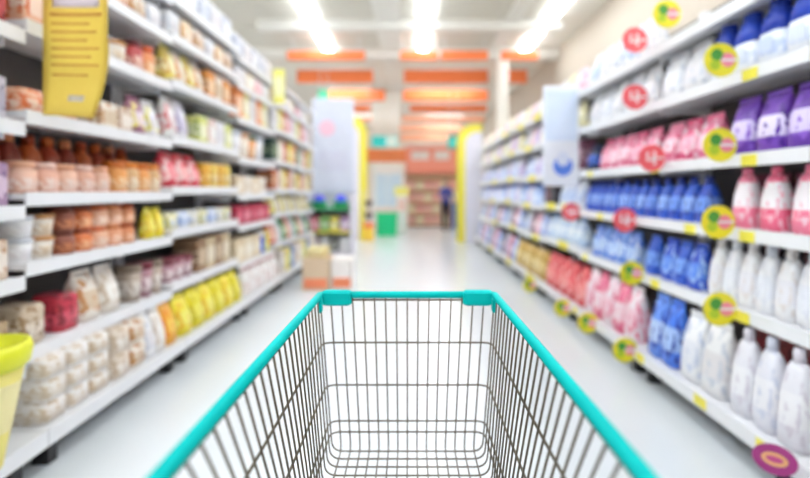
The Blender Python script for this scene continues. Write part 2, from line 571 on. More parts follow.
goods(-1, 7, 2.36, 2.9, 'soft', .165, .26, .105, [('#efe9e4', '#e4d9cd', '#d2bfa6'), ('#f3efec', '#e6dcd2', '#d8c6b0'), ('#efeae4', '#ddd0c0', '#cdb698')], 'white wrapped pack', tiers=3)
goods(-1, 7, 2.92, 3.28, 'soft', .17, .26, .15, [('#e2d4c4', '#f1e9e0', '#c9b49a'), CREAM], 'cream wrapped pack', tiers=2)
goods(-1, 7, 3.29, 3.56, 'pouch', .125, .16, .30, [WHT, ('#ece6e0', '#f6f2ee', '#d8cabb')], 'tall white bag')
goods(-1, 7, 3.56, 3.76, 'pouch', .17, .18, .31, [('#edae3e', '#f3c85c', '#e88a2a')], 'orange yellow bag')
goods(-1, 7, 3.78, 5.2, 'pouch', .22, .2, .31, [YEL, ('#e6d824', '#efe668', '#d0c01e')], 'bright yellow bag')

goods(-1, 0, 3.6, 6.58, 'box', .26, .25, .24, [WHT, ('#e4e7ee', '#f4f5f8', '#aab2c8'), ('#edeef2', '#d5dae6', '#8f9ab8')], 'white carton')
goods(-1, 1, 3.78, 5.18, 'soft', .22, .22, .19, [WHT, ('#f0dfc4', '#f7efe2', '#e0a852'), CREAM], 'cream packet')
goods(-1, 2, 3.78, 4.5, 'pouch', .16, .16, .28, [('#e8d870', '#f4eebc', '#d0a040'), ('#f2ece0', '#e2d8c4', '#e8a45a')], 'yellow cream pouch')
goods(-1, 2, 4.5, 5.18, 'box', .18, .2, .25, [('#e69a4e', '#f2cfa6', '#a8662a'), CREAM], 'orange beige box')
goods(-1, 3, 3.78, 4.3, 'pouch', .18, .16, .31, [('#f2f0ee', '#e6dfe0', '#c85a5a'), ('#eceaf0', '#d7d2e2', '#9c92b4')], 'white pouch')
goods(-1, 3, 4.32, 5.18, 'box', .19, .2, .24, [('#dfe08a', '#f2f2cf', '#9cb04c'), ('#f0e6e0', '#f8f4f0', '#d07a6a'), WHT], 'yellow white box')
goods(-1, 4, 3.78, 4.45, 'pouch', .2, .18, .27, [RED, ('#e0505a', '#f4b0ae', '#f8e0dc')], 'red pouch')
goods(-1, 4, 4.46, 5.18, 'soft', .15, .2, .22, [('#e9b83c', '#f4de8a', '#d28a2c'), ('#f0d870', '#f8efc0', '#d8a43a')], 'golden packet')
goods(-1, 5, 3.78, 5.18, 'soft', .18, .24, .13, [('#ece8cf', '#dfe7f2', '#c9c46a'), WBLUE, ('#efe9d6', '#f6f2e6', '#b8c4d8')], 'pale packet')
goods(-1, 6, 3.78, 4.3, 'tub', .15, .2, .17, [MAR, ('#c49aa0', '#efe2e2', '#8e4a58')], 'maroon lidded tub')
goods(-1, 6, 4.3, 5.18, 'box', .18, .22, .28, [BROWN, ('#d2bf9c', '#e8dcc6', '#a08660')], 'brown box')

goods(-1, 1, 5.24, 9.2, 'box', .3, .25, .2, [WHT, ('#f2ead8', '#f8f4ea', '#d8b878'), PINKW], 'pale carton')
goods(-1, 2, 5.24, 6.58, 'box', .22, .22, .33, [('#ee9a5e', '#f6cfae', '#e07030'), ('#f0e6b0', '#f8f3da', '#c8b860'), WHT], 'tall orange box')
goods(-1, 3, 5.24, 6.58, 'tub', .26, .26, .3, [WHT, ('#efe0cc', '#f8f0e4', '#d8a070'), ('#e8a060', '#f4d0a8', '#2f6b58')], 'round white tub')
goods(-1, 4, 5.24, 6.58, 'box', .26, .25, .2, [('#e6d3b8', '#f3e8d6', '#c8a878'), ('#f4efe8', '#e8dccb', '#d8b890')], 'beige box')
goods(-1, 5, 5.24, 6.58, 'box', .24, .25, .2, [('#b8284a', '#d85a74', '#7a1830'), ('#c23a58', '#e48a9a', '#8c2038')], 'crimson box')
goods(-1, 6, 5.24, 6.2, 'box', .28, .25, .25, [('#e2cfae', '#f0e4cc', '#bfa478'), ('#e9dcc2', '#f4ecdc', '#c8b088')], 'tan carton')
goods(-1, 6, 6.2, 6.58, 'jar', .16, .16, .26, [BLUE, YEL], 'blue jar')
goods(-1, 7, 5.24, 6.58, 'bottle', .18, .16, .3, [('#f3efec', '#e8d6d2', '#d8b4b0'), ('#efe6e2', '#f6f2f0', '#c89a94')], 'white bottle')
DARKMIX = [('#2f4a44', '#7a8e72', '#1c2c28'), ('#f0ead8', '#f8f4e8', '#d8b878'), ('#b8342e', '#e8a090', '#6a1a18'), ('#e6d84a', '#f2eca0', '#8aa040'),
           ('#e89a54', '#f4d0a6', '#c86a2a')]
goods(-1, 2, 6.64, 9.2, 'box', .26, .22, .32, [WHT, ('#e8d860', '#f4eeb0', '#a8b040'), ('#d87a6a', '#f0c8be', '#a83a3a'), PINKW], 'tall pastel box')
goods(-1, 3, 6.64, 9.2, 'box', .26, .22, .3, DARKMIX, 'dark green mixed box')
goods(-1, 4, 6.64, 9.2, 'box', .24, .22, .27, [('#b8623a', '#e0a884', '#7a3a20'), ('#f2ece6', '#e2d2c2', '#d0845a'), ('#e8d05a', '#f4eaa8', '#c09a30')], 'rust box')
goods(-1, 5, 6.64, 9.2, 'pouch', .24, .2, .25, [('#e8dc7a', '#f4efc0', '#c0b048'), ('#f0ebe6', '#e0d6ce', '#b8a898')], 'straw pouch')
goods(-1, 6, 6.64, 9.2, 'pouch', .26, .2, .31, [('#d8623e', '#f0b096', '#f6e0d6'), WHT, GRN], 'orange pouch')
goods(-1, 7, 6.64, 9.2, 'box', .26, .22, .3, [('#e4dbd2', '#f4efea', '#a8988c'), YEL, ('#4f78b8', '#b8ccea', '#2c4a80'), CREAM], 'pale lower box')

# goods standing in a second row behind, seen above and between the front ones


def back_row(side, k, y0, n, pitch, back, kind, w, d, h, cols, desc):
    xf = L_X if side < 0 else R_X
    if k == (7 if side < 0 else 5):
        xf = L_DECK if side < 0 else R_DECK
    for i in range(n):
        y = y0 + i * pitch
        o = empty(CATS[kind][0], (xf + side * back, y, lev(side, y, k)), '%s %s' % (ORD[i], desc), CATS[kind][1], desc, 0 if side < 0 else PI)
        for pn, me in good(kind, w, d, h, *cols[i % len(cols)]):
            link(pn, me, None, o)


back_row(-1, 4, 2.43, 9, .145, .30, 'bottle', .135, .13, .315, [('#a8442a', '#d87a48', '#d8702e'), ('#8e3420', '#c96a3c', '#e09060'), ('#c8622e', '#e8a06a', '#b04a24')],
         'rust red bottle from the camera, behind the peach jars')
back_row(1, 1, 2.24, 4, .195, .30, 'pouch', .18, .13, .305, [('#1f44bc', '#3a68da', '#16308c')], 'deep blue pouch from the camera, behind the blue topped bottles')
back_row(1, 3, 2.20, 5, .15, .30, 'pouch', .14, .13, .29, [('#6e1c34', '#8c2c48', '#4a1022')], 'maroon pouch from the camera, behind the pink and white pouches')
back_row(1, 5, 2.20, 4, .16, .32, 'pouch', .15, .13, .44, [('#8c3036', '#b8623c', '#5a1c22')], 'dark red pouch from the camera, behind the tall white pouches')
back_row(1, 4, 2.20, 6, .14, .32, 'pouch', .13, .13, .325, [('#7c3a44', '#a06a70', '#4c2028'), ('#4a4a58', '#70707e', '#2c2c38')], 'dusky pouch from the camera, behind the white spout pouches')

# ---- right rack
BW = ('#f0f3fb', '#dfe7f8', '#2348c0')
goods(1, 0, 3.3, 4.95, 'pouch', .25, .16, .30, [WHT, WBLUE, ('#f4f4f6', '#e4e6ee', '#9aa2b4')], 'white pouch')
goods(1, 1, 2.14, 2.92, 'topped', .18, .15, .315, [BW, ('#eaf0fc', '#cddaf6', '#1f3fb4')], 'white bottle with blue top half', gap=.015)
goods(1, 1, 2.96, 4.95, 'pouch', .25, .17, .305, [WHT, ('#f5f5f8', '#ecedf3', '#d6dae6')], 'plain white pouch')
PUR = ('#6a3aa8', '#d6c8ee', '#8a5cc8')
goods(1, 2, 2.14, 2.8, 'pouch', .185, .17, .31, [PUR, ('#7a48b8', '#e4daf4', '#5a2c98')], 'purple pouch', gap=.025)
PK = ('#e87a9c', '#f6c4d2', '#f8e6ec')
goods(1, 2, 2.86, 4.7, 'pouch', .19, .17, .27, [PK, ('#dc5a82', '#f2aabf', '#f6dde4'), ('#ea92ac', '#f4d0da', '#d84a74')], 'pink pouch', gap=.02)
goods(1, 2, 4.72, 4.96, 'pouch', .2, .16, .26, [('#24345c', '#3c68c8', '#16203c')], 'navy pouch')
goods(1, 3, 2.14, 2.86, 'tall', .15, .12, .315, [('#f0809c', '#f8f0f4', '#f6ccd8'), ('#ee6c8c', '#f8f2f5', '#f4b8c8')], 'pink and white pouch', gap=.06)
goods(1, 3, 2.92, 4.95, 'spout', .135, .14, .28, [('#2c56cc', '#6f98ea', '#1c348c'), ('#3564d6', '#8fb2f2', '#2a3f9c')], 'blue spout pouch', gap=.02)
goods(1, 4, 2.14, 2.98, 'spout', .125, .13, .335, [('#f3f3f7', '#e9ebf3', '#e2e4ee'), ('#f5f4f6', '#eceaf0', '#e6dedc')], 'white spout pouch', gap=.006)
goods(1, 4, 3.0, 3.84, 'pouch', .15, .15, .28, [('#2a52cc', '#5c8ae6', '#a8c8f6'), ('#3866d4', '#7aa4ee', '#2246b4')], 'royal blue pouch', gap=.015)
goods(1, 4, 3.86, 4.95, 'pouch', .17, .15, .28, [('#5a86e0', '#a8c6f4', '#e4eefc'), ('#7fa6e8', '#c4daf8', '#3f6cd0')], 'sky blue pouch', gap=.015)
goods(1, 5, 2.10, 2.62, 'spout', .15, .15, .43, [('#ecebf2', '#f4f3f7', '#dcd6e0'), ('#e9e9f2', '#f3f2f7', '#d6d9e8')], 'tall white spout pouch', gap=.012)
goods(1, 5, 2.64, 3.08, 'pouch', .2, .18, .4, [WHT, ('#f4f4f7', '#e8eaf2', '#cfd6e8')], 'large white pouch', gap=.012)
goods(1, 5, 3.1, 3.5, 'pouch', .17, .18, .42, [('#4a7ee6', '#a9c6f6', '#1f36a0'), ('#6a96ec', '#bcd2f8', '#2a46b4')], 'blue and white pouch', gap=.012)
goods(1, 5, 3.64, 4.7, 'pouch', .2, .18, .4, [('#f4e6ec', '#f3ccd8', '#e05a86'), ('#e4688c', '#f6dce4', '#f2b4c4')], 'pink white pouch', gap=.012)
goods(1, 5, 4.72, 6.1, 'pouch', .24, .18, .38, [('#da3a48', '#ee8a8a', '#f4c2bc'), ('#d0283a', '#e8626a', '#f2b0ac')], 'red pouch', gap=.02)
goods(1, 5, 6.12, 7.78, 'pouch', .26, .18, .36, [GOLD, ('#d8bc74', '#efe0b0', '#b08838')], 'gold pouch', gap=.02)

goods(1, 3, 5.95, 6.38, 'box', .2, .16, .24, [('#2c2a30', '#4a4650', '#1c1a20'), ('#4a2c34', '#7a4c58', '#2c1a20')], 'black box')
PALE = [WBLUE, LILAC, ('#dfe8fa', '#b8cdf4', '#86a6e6'), PINKW]
goods(1, 0, 5.04, 12.2, 'pouch', .3, .16, .25, [('#f2d8e2', '#f8ecf0', '#e07a9c'), ('#f4eecb', '#f8f5e2', '#e0d04a'), WHT], 'pastel pouch')
goods(1, 1, 5.04, 12.2, 'pouch', .28, .16, .28, [('#efe7c4', '#f8f4de', '#d8cc5a'), LILAC, ('#f3d6de', '#f8eaee', '#d88aa0'), WHT], 'mixed pastel pouch')
goods(1, 2, 5.04, 5.9, 'box', .24, .16, .3, [('#8e5a70', '#c8a0ae', '#5c3444'), ('#e8e2ee', '#f4f0f6', '#b0a0c0')], 'plum box')
goods(1, 2, 5.9, 12.2, 'pouch', .27, .16, .29, [WBLUE, ('#cfdaf6', '#e6edfb', '#7a94dc'), LILAC], 'pale blue pouch')
goods(1, 3, 5.04, 5.9, 'pouch', .25, .16, .27, [WBLUE, ('#dfe8fa', '#c4d6f6', '#a4bcec')], 'icy blue pouch')
goods(1, 3, 6.7, 12.2, 'bottle', .24, .16, .28, [('#a8c2f2', '#d4e2fa', '#6a90e0'), ('#c8d4f4', '#eaf0fc', '#8aa4e4'), LILAC], 'light blue bottle')
goods(1, 4, 5.04, 6.4, 'spout', .24, .16, .3, [('#cfe0f6', '#eaf3fc', '#8ab4e0'), ('#dceaf8', '#f2f8fd', '#a8c8e8')], 'pale aqua pouch')
goods(1, 4, 6.44, 12.2, 'pouch', .27, .16, .3, [('#c0d0f6', '#e0e8fc', '#8a9fe0'), ('#f0c8d8', '#f8e6ee', '#e08aae'), ('#8e7080', '#c8b0bc', '#5a3c4c'), WBLUE], 'blue pink pouch')
goods(1, 5, 7.84, 12.2, 'pouch', .28, .18, .36, [('#b8ccf6', '#dfe8fc', '#7a9ae4'), ('#d0708a', '#f0c4d0', '#8e3a54'), LILAC, ('#6c5c68', '#b8aab4', '#3c3038')], 'lilac blue pouch')


# ------------------------------------------------------------------ promotion tags on the rails
def disc_mesh(r, th, n=20):
    return MB().disc((0, 0, 0), r, (0, -1, 0), th, n)


DM = {}


def promo(name, u, v, x, r, kind, label, group):
    """round card standing out from the price rail toward the aisle, facing the shopper"""
    y = F * x / (u - CX)
    z = Z(v, y)
    o = empty(name, (x, y, z - r), label, 'price tag', group)
    if (kind, r) not in DM:
        parts = []
        if kind == 'yellow':
            spec = [('card', MB().disc((0, 0, r), r, (0, 1, 0), .004, 22), mat('#eee02e', .4)),
                    ('leaf_print', MB().disc((-.25 * r, -.0026, r * 1.3), r * .36, (0, 1, 0), .0012, 12), mat('#4c9a3a', .5)),
                    ('fruit_print', MB().disc((.38 * r, -.0026, r * 1.0), r * .42, (0, 1, 0), .0012, 12), mat('#f0889a', .5)),
                    ('grass_print', MB().disc((-.35 * r, -.0026, r * .72), r * .3, (0, 1, 0), .0012, 12), mat('#b4cc2e', .5))]
        elif kind == 'red':
            spec = [('card', MB().disc((0, 0, r), r, (0, 1, 0), .004, 22), mat('#f0636a', .4)),
                    ('number_print', MB().box(.08 * r, .28 * r, -.0032, -.002, r * .5, r * 1.5)
                     .box(-.42 * r, .08 * r, -.0032, -.002, r * .78, r * .95).box(-.42 * r, -.25 * r, -.0032, -.002, r * .95, r * 1.45), mat('#fbe3e2', .5))]
        for nm, mb, m in spec:
            me = mb.mesh(nm); me.materials.append(m); parts.append((nm, me))
        DM[(kind, r)] = parts
    for nm, me in DM[(kind, r)]:
        link(nm, me, None, o)
    rail = R_X if v < 262 or u > 700 and v < 330 or (u, v) == (632, 273) else R_DECK
    if rail - x > .02:
        build(MB().box(0, rail - x, -.004, .004, r - .006, r + .006), 'clip_arm', mat('#f4f4f4', .3), o)
    return o


yg, rg = 'round yellow promotion cards on the right rack', 'round red promotion cards on the right rack'
for (u, v, x, lab) in (
        (667, 14, 1.6, 'round yellow fruit card on the topmost rail of the right rack'),
        (721, 60, 1.6, 'round yellow fruit card under the white bottles with blue tops'),
        (720, 145, 1.6, 'round yellow fruit card beside the purple pouches'),
        (718, 222, 1.6, 'round yellow fruit card between blue pouches and pink bottles'),
        (720, 309, 1.6, 'round yellow fruit card below the white bottles'),
        (632, 273, 1.6, 'round yellow fruit card under the royal blue pouches'),
        (530, 285, 1.52, 'farthest round yellow card on the bottom right rail, below gold pouches'),
        (563, 308, 1.52, 'round yellow card below the red pouches, farther of the two'),
        (588, 323, 1.52, 'round yellow card below the red pouches, nearer of the two'),
        (625, 350, 1.52, 'round yellow fruit card below the pink white pouches')):
    promo('promotion_card', u, v, x, .088, 'yellow', lab, yg)
for (u, v, lab) in ((635, 40, 'round red number card on the topmost rail of the right rack'),
                    (635, 97, 'round red number card under the plain white pouches'),
                    (652, 158, 'round red number card under the pink pouches'),
                    (571, 212, 'round red number card beside the white poster board'),
                    (625, 220, 'round red number card under the blue spout pouches')):
    promo('promotion_card', u, v, 1.6, .09, 'red', lab, rg)

# purple oval card at the near bottom corner
o = empty('promotion_card', (1.495, 2.05, .165), 'purple oval card with yellow centre on the near bottom right rail', 'price tag')
ax = (-.62, -.66, .42)
build(MB().disc((0, 0, .05), .078, ax, .006, 28, .058), 'card', mat('#93186f', .4), o)
a = Vector(ax).normalized()
build(MB().disc(a * .0042 + Vector((0, 0, .05)), .046, ax, .0016, 20, .026), 'lettering_print', mat('#d9a06c', .5), o)
build(MB().disc(a * .0056 + Vector((0, 0, .05)), .03, ax, .0016, 20, .012), 'inner_print', mat('#b03a78', .5), o)
build(MB().box(.04, R_DECK - 1.495, .02, .028, .0, .012), 'clip_arm', mat('#f4f4f4', .3), o)

# small rectangular yellow price tags clipped on the rails of the right rack
tm = MB().box(-.003, 0, -.055, .055, -.03, .025).mesh('price_tag'); tm.materials.append(mat('#f1e552', .45))
tl = MB().box(-.003, 0, -.17, .17, -.032, .05).mesh('price_strip'); tl.materials.append(mat('#eee04a', .45))
cnt = {}
spots = []
for k, us in ((1, (750,)), (2, (749, 655, 590)), (3, (747, 690, 600)), (4, (742, 655, 585)), (5, (765, 700, 640, 575))):
    for u in us:
        spots.append((k, u))
for k, u in spots:
    xr = R_DECK if k == 5 else R_X
    y = F * xr / (u - CX)
    z = lev(1, y, k) - .03
    cnt[k] = cnt.get(k, 0) + 1
    t = link('price_tag', tm, None, None, (xr, y, z))
    tag(t, '%s small yellow price tag from the camera, right rack, %s' % (ORD[cnt[k] - 1], R_NAMES[k]), 'price tag', 'small yellow price tags on the right rack')
cnt = {}
for k, ys in ((0, (5.6, 6.6, 7.6, 8.8)), (1, (5.4, 6.1, 7.1, 8.3, 9.6)), (2, (5.7, 6.9, 8.4, 10.0)), (3, (5.35, 5.95, 7.2, 8.6, 10.2)),
              (4, (5.5, 6.7, 8.2, 9.9)), (5, (6.6, 8.0, 9.8))):
    for y in ys:
        xr = R_DECK if k == 5 else R_X
        cnt[k] = cnt.get(k, 0) + 1
        t = link('price_strip', tl, None, None, (xr, y, lev(1, y, k) - .03))
        tag(t, '%s long yellow price strip beyond the poster, right rack, %s' % (ORD[cnt[k] - 1], R_NAMES[k]), 'price tag', 'long yellow price strips on the far right rack')

# white poster board standing out from the right rack
y = 4.97
px0, px1 = U(543, y), R_X - .003
pb = empty('poster_board', ((px0 + px1) / 2, y, Z(186, y)), 'white and pale blue poster board standing out from the right rack', 'poster')
w = (px1 - px0) / 2
hh = Z(86, y) - Z(186, y)
build(MB().bbox(-w, w, -.01, .01, 0, hh, .004), 'board', mat('#eef2fb', .4), pb)
build(MB().box(-w * .9, w * .9, -.0115, -.01, hh * .45, hh * .95), 'sky_print', mat('#d9e6fb', .4), pb)
build(MB().disc((.1 * w, -.0112, hh * .2), w * .55, (0, 1, 0), .002, 18, hh * .1), 'blue_print', mat('#5a86e4', .4), pb)
build(MB().disc((.1 * w, -.0132, hh * .27), w * .35, (0, 1, 0), .002, 18, hh * .07), 'white_print', mat('#dfe8fb', .4), pb)

# ------------------------------------------------------------------ left: yellow hanging sheet, bucket, flag
y = 2.42
bn = empty('hanging_banner', (L_X + .004, y, Z(115, y)), 'curling yellow paper banner hanging beside the near left shelves', 'banner')
BH = 0.80


def sheet(u, t, off=0.0):
    """u 0..1 across, t 0..1 up the sheet; the lower outer corner curls back"""
    wtop, wbot = U(107, y) - L_X, U(80, y) - L_X
    ww = wtop if t > .42 else wbot + (wtop - wbot) * math.sin(t / .42 * PI / 2)
    cur = .10 * (u ** 2) * max(0, 1 - t / .5) ** 1.5
    return (u * ww, cur - off + .012 * math.sin(u * PI), t * BH)


def sheet_patch(u0, u1, t0, t1, off, th, nu=8, nt=14):
    mb = MB()
    vs_, fs = [], []
    for s in (0, 1):
        for j in range(nt + 1):
            for i in range(nu + 1):
                vs_.append(sheet(u0 + (u1 - u0) * i / nu, t0 + (t1 - t0) * j / nt, off + s * th))
    n = (nu + 1) * (nt + 1)
    for j in range(nt):
        for i in range(nu):
            a_ = j * (nu + 1) + i
            fs.append((a_, a_ + 1, a_ + nu + 2, a_ + nu + 1))
            fs.append((n + a_, n + a_ + nu + 1, n + a_ + nu + 2, n + a_ + 1))
    for i in range(nu):
        for a_ in (i, nt * (nu + 1) + i):
            fs.append((a_, n + a_, n + a_ + 1, a_ + 1))
    for j in range(nt):
        for a_ in (j * (nu + 1), j * (nu + 1) + nu):
            fs.append((a_, a_ + nu + 1, n + a_ + nu + 1, n + a_))
    return mb.add(vs_, fs)


build(sheet_patch(0, 1, 0, 1, 0, .002), 'paper_sheet', mat('#ffd95f', .5), bn, True)
build(sheet_patch(.14, .86, .655, .74, .0022, .0006, 6, 2), 'white_heading', mat('#f6e6ee', .5), bn, True)
for i, (t0, u0, u1) in enumerate(((.60, .1, .9), (.55, .12, .7), (.50, .12, .82), (.45, .12, .66), (.40, .12, .85), (.35, .12, .72), (.30, .12, .85), (.24, .14, .7))):
    build(sheet_patch(u0, u1, t0, t0 + (.022 if i == 0 else .012), .0022, .0006, 6, 1), 'text_line', mat('#f5b858', .5), bn, True)
build(sheet_patch(.45, .72, .09, .125, .0022, .0006, 4, 1), 'white_mark', mat('#fbeedc', .5), bn, True)
build(MB().box(-.004, .30, -.006, .010, BH, BH + .02), 'hanging_strip', mat('#f4f4f4', .4), bn)

o = empty('yellow_bucket', (-1.628, 1.92, .24), 'tall tapering yellow green bucket hooked on the near left shelf rail', 'bucket')
n = 26
CIRC = lambda prof: [[(r * math.cos(2 * PI * k / n), r * math.sin(2 * PI * k / n), z) for k in range(n)] for r, z in prof]
build(MB().loft(CIRC([(.045, 0), (.052, .01), (.122, .40), (.118, .40), (.046, .015)])), 'body', mat('#eedf7c', .4), o, True)
build(MB().loft(CIRC([(.122, .39), (.140, .41), (.148, .46), (.138, .49), (.122, .49), (.118, .40)])), 'rim', mat('#dfe02a', .35), o, True)
build(MB().loft([[((r0 + dr) * math.cos(t), (r0 + dr) * math.sin(t), z) for dr, ts in ((.003, range(9)), (.0005, range(8, -1, -1))) for t in [(-1.1 + 1.5 * q / 8) for q in ts]]
                 for r0, z in ((.077, .15), (.111, .34))]), 'label', mat('#f0e3a4', .4), o)
build(MB().tube([(-.125, 0, .40), (-.145, 0, .33), (-.1515, 0, .24)], .005), 'hook', mat('#d8d8d0', .3, .8), o)

# upright yellow flag card above the left rack
y = 6.5
fl = empty('flag_card', (L_X + .05, y, L_LEV[1] - .03), 'upright yellow flag card high on the left rack', 'sign')
build(MB().box(-.048, .10, -.004, .004, 0, .45), 'card', mat('#f0ea7a', .5), fl)
build(MB().box(-.03, .08, -.0055, -.004, .1, .35), 'pale_print', mat('#f6f3c0', .5), fl)

# ------------------------------------------------------------------ floor display in front of the far left rack
DY = 9.75
dx0, dx1 = -1.95, -1.12
ds = empty('display_stand', ((dx0 + dx1) / 2, DY, 0), 'white promotional display stand with tall lilac header beyond left rack', 'display stand')
w = (dx1 - dx0) / 2
build(MB().box(-w, w, -.3, .3, 0, .16), 'base', mat('#d9d4da', .5), ds)
build(MB().box(-w, w, -.3, .3, .5, .54), 'shelf', mat('#eadf6a', .5), ds)
build(MB().box(-w, w, -.3, .3, .94, .98), 'shelf', mat('#3aa66c', .5), ds)
for s in (-1, 1):
    build(MB().box(s * w - .02, s * w + .02, -.3, .3, .16, 1.25), 'side_panel', mat('#e8e4ee', .5), ds)
build(MB().box(-w, w, .26, .3, .16, 1.25), 'back_panel', mat('#e8e4ee', .5), ds)
hb = build(MB().bbox(-w, w, .22, .26, 1.25, 3.15, .01), 'header_board', mat('#d8dbe9', .5), ds)
build(MB().disc((-.12, .216, 2.55), .16, (0, 1, 0), .006, 20), 'pink_print', mat('#f3c4d6', .5), hb)
build(MB().box(-.3, .3, .214, .22, 1.7, 2.1), 'grey_print', mat('#d3d3e4', .5), hb)
cnt = 0
for s in (-.22, .2):
    bk = empty('green_basket', ((dx0 + dx1) / 2 + s, DY - .08, .98), '%s green basket on the display stand' % ('left' if s < 0 else 'right'), 'basket', 'green baskets on the display stand')
    n = 16
    build(MB().loft([ell(.28 * a_, .3 * a_, z, 3.5, n) for a_, z in ((.85, 0), (1, .10), (.95, .10), (.8, .015))]), 'body', mat('#2f9c62', .5), bk)
    build(MB().loft([ell(.29 * a_, .31 * a_, z, 3.5, n) for a_, z in ((1, .09), (1.08, .095), (1.08, .115), (.95, .115))]), 'rim', mat('#44b87a', .5), bk)
    secs = []
    R = .115
    for j in range(11):
        th = -PI / 2 + PI * j / 10
        rr = max(.004, R * math.cos(th))
        secs.append([(rr * math.cos(2 * PI * k / 16), rr * math.sin(2 * PI * k / 16), R + R * math.sin(th)) for k in range(16)])
    b_ = build(MB().loft(secs), 'blue_ball', mat('#4a4fe8', .35), None, True, ((dx0 + dx1) / 2 + s, DY - .08, .998))
    tag(b_, 'blue ball sitting in the %s green basket of the display stand' % ('left' if s < 0 else 'right'), 'ball', 'blue balls in the green baskets')
MIXD = [('#d8607a', '#f0b4c0', '#f6e0e4'), ('#8ac46a', '#cfe8bc', '#5a9a3c'), ('#e8d85a', '#f4eeb0', '#c0a830'), ('#c8a0c8', '#ead8ea', '#906a94')]
for zz, nm, hgt in ((.54, 'upper', .27), (.16, 'lower', .25)):
    for i in range(4):
        c = MIXD[i] if nm == 'upper' else [('#b89ab8', '#e2d4e2', '#7a5c7a'), WHT, ('#6a6a66', '#a8a8a2', '#3c3c3a'), WHT][i]
        o = empty('carton_box', (dx0 + .12 + i * .195, DY - .14, zz), '%s small box from the left on the %s shelf of the display stand' % (ORD[i], nm), 'box', 'small boxes on the display stand', -PI / 2)
        for pn, me in good('box', .16, .2, hgt, *c):
            link(pn, me, None, o)

# cartons on the floor before the left rack
for (u0, u1, y, z0, hh, cols, lab, nm) in (
        (302, 329, 6.55, 0, .42, ('#dcc3a4', '#e8a080', '#c8a888'), 'beige carton with orange print standing on the floor by the left rack', 'floor_carton'),
        (331, 352, 6.6, 0, .40, ('#efe8e2', '#f4b49a', '#e6d8cc'), 'white carton with orange print on the floor beside the beige carton', 'floor_carton')):
    x0, x1 = U(u0, y), U(u1, y)
    o = empty(nm, ((x0 + x1) / 2, y + .2, z0), lab, 'box')
    w = (x1 - x0) / 2
    build(MB().bbox(-w, w, -.2, .2, 0, hh, .008), 'carton', mat(cols[0], .6), o)
    build(MB().box(-w * .85, w * .85, -.202, -.2, .03, .16), 'orange_print', mat('#ee8a62', .5), o)
    for s in (-1, 1):
        build(MB().box(-w + .01, w - .01, s * .1 - .096, s * .1 + .096, hh, hh + .004), 'lid_flap', mat(cols[0], .6, key='flap'), o)
o = empty('wrapped_pack', (U(328, 6.6) + .05, 6.78, .424), 'straw coloured pack lying on top of the floor cartons', 'packet')
o.location.x = U(316, 6.6)
build(MB().loft([ell(.34 * a_, .3 * a_, z, 4) for a_, z in ((.9, 0), (1, .03), (1, .1), (.9, .13))]), 'wrapper', pack('#e4d99a', '#efe6b8', '#d8b878'), o, True)

# ------------------------------------------------------------------ yellow arched end frames of the two racks


def arch(name, side, y, u_in, u_out, v_top, label):
    x_in, x_out = U(u_in, y), U(u_out, y)
    top = Z(v_top, y)
    o = empty(name, ((x_in + x_out) / 2, y, 0), label, 'end panel', 'yellow arched end panels of the racks')
    cx = (x_in + x_out) / 2
    w = abs(x_in - x_out) / 2
    s = 1 if x_in > x_out else -1          # aisle side

    def outline(ins, r):
        pts = [(-w * s, 0), ((w - ins) * s, 0)]
        for k in range(9):
            t = PI / 2 * k / 8
            pts.append((((w - ins) - r + r * math.cos(t)) * s, top - ins - r + r * math.sin(t)))
        pts.append((-w * s, top - ins))
        return pts
    for nm, ins, r, y0, y1, m in (('yellow_frame', 0, .45, -.03, .05, mat('#f1e24a', .45)), ('white_panel', .2, .32, -.045, -.03, mat('#eae6f0', .5))):
        pts = outline(ins, r)
        if s < 0:
            pts = pts[::-1]
        build(MB().loft([[(p[0], y0, p[1]) for p in pts][::-1], [(p[0], y1, p[1]) for p in pts][::-1]]), nm, m, o)
    return o


arch('end_panel', -1, 13.2, 367, 330, 116, 'yellow arched end panel beyond the left display stand')
arch('end_panel', 1, 12.6, 457, 482, 124, 'yellow arched end panel at the far end of the right rack')

# ------------------------------------------------------------------ orange boards hanging under the ceiling
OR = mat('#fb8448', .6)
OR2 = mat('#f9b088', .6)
bands = [(12.0, 51, 60, ((287, 365), (400, 438), (441, 488), (501, 538)), OR),
         (14.0, 70, 83, ((297, 373), (404, 488), (501, 527)), OR),
         (16.5, 90, 101, ((329, 385), (403, 488)), OR),
         (19.0, 105, 112, ((334, 381), (410, 487)), OR),
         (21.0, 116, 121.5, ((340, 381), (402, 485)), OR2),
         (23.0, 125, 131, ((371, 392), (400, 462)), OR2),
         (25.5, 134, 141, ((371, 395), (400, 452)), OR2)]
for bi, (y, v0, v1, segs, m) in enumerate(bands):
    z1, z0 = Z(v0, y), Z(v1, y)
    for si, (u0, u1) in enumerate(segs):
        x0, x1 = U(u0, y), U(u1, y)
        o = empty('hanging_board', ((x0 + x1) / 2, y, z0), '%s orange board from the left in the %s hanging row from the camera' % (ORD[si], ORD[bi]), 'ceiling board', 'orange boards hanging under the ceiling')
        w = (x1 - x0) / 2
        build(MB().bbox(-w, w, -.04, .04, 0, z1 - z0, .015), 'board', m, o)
        for s in (-.85, .85):
            if y < 13 and any(abs((x0 + x1) / 2 + s * w - lx) < .14 for lx in (-2.1, .33, 2.95)):
                s *= .5                          # the rod passes beside the lamp
            build(MB().tube([(s * w, 0, z1 - z0), (s * w, 0, (CEIL if y > 13.4 else CEIL - .026) - z0)], .012), 'hanger_rod', WHITE, o)


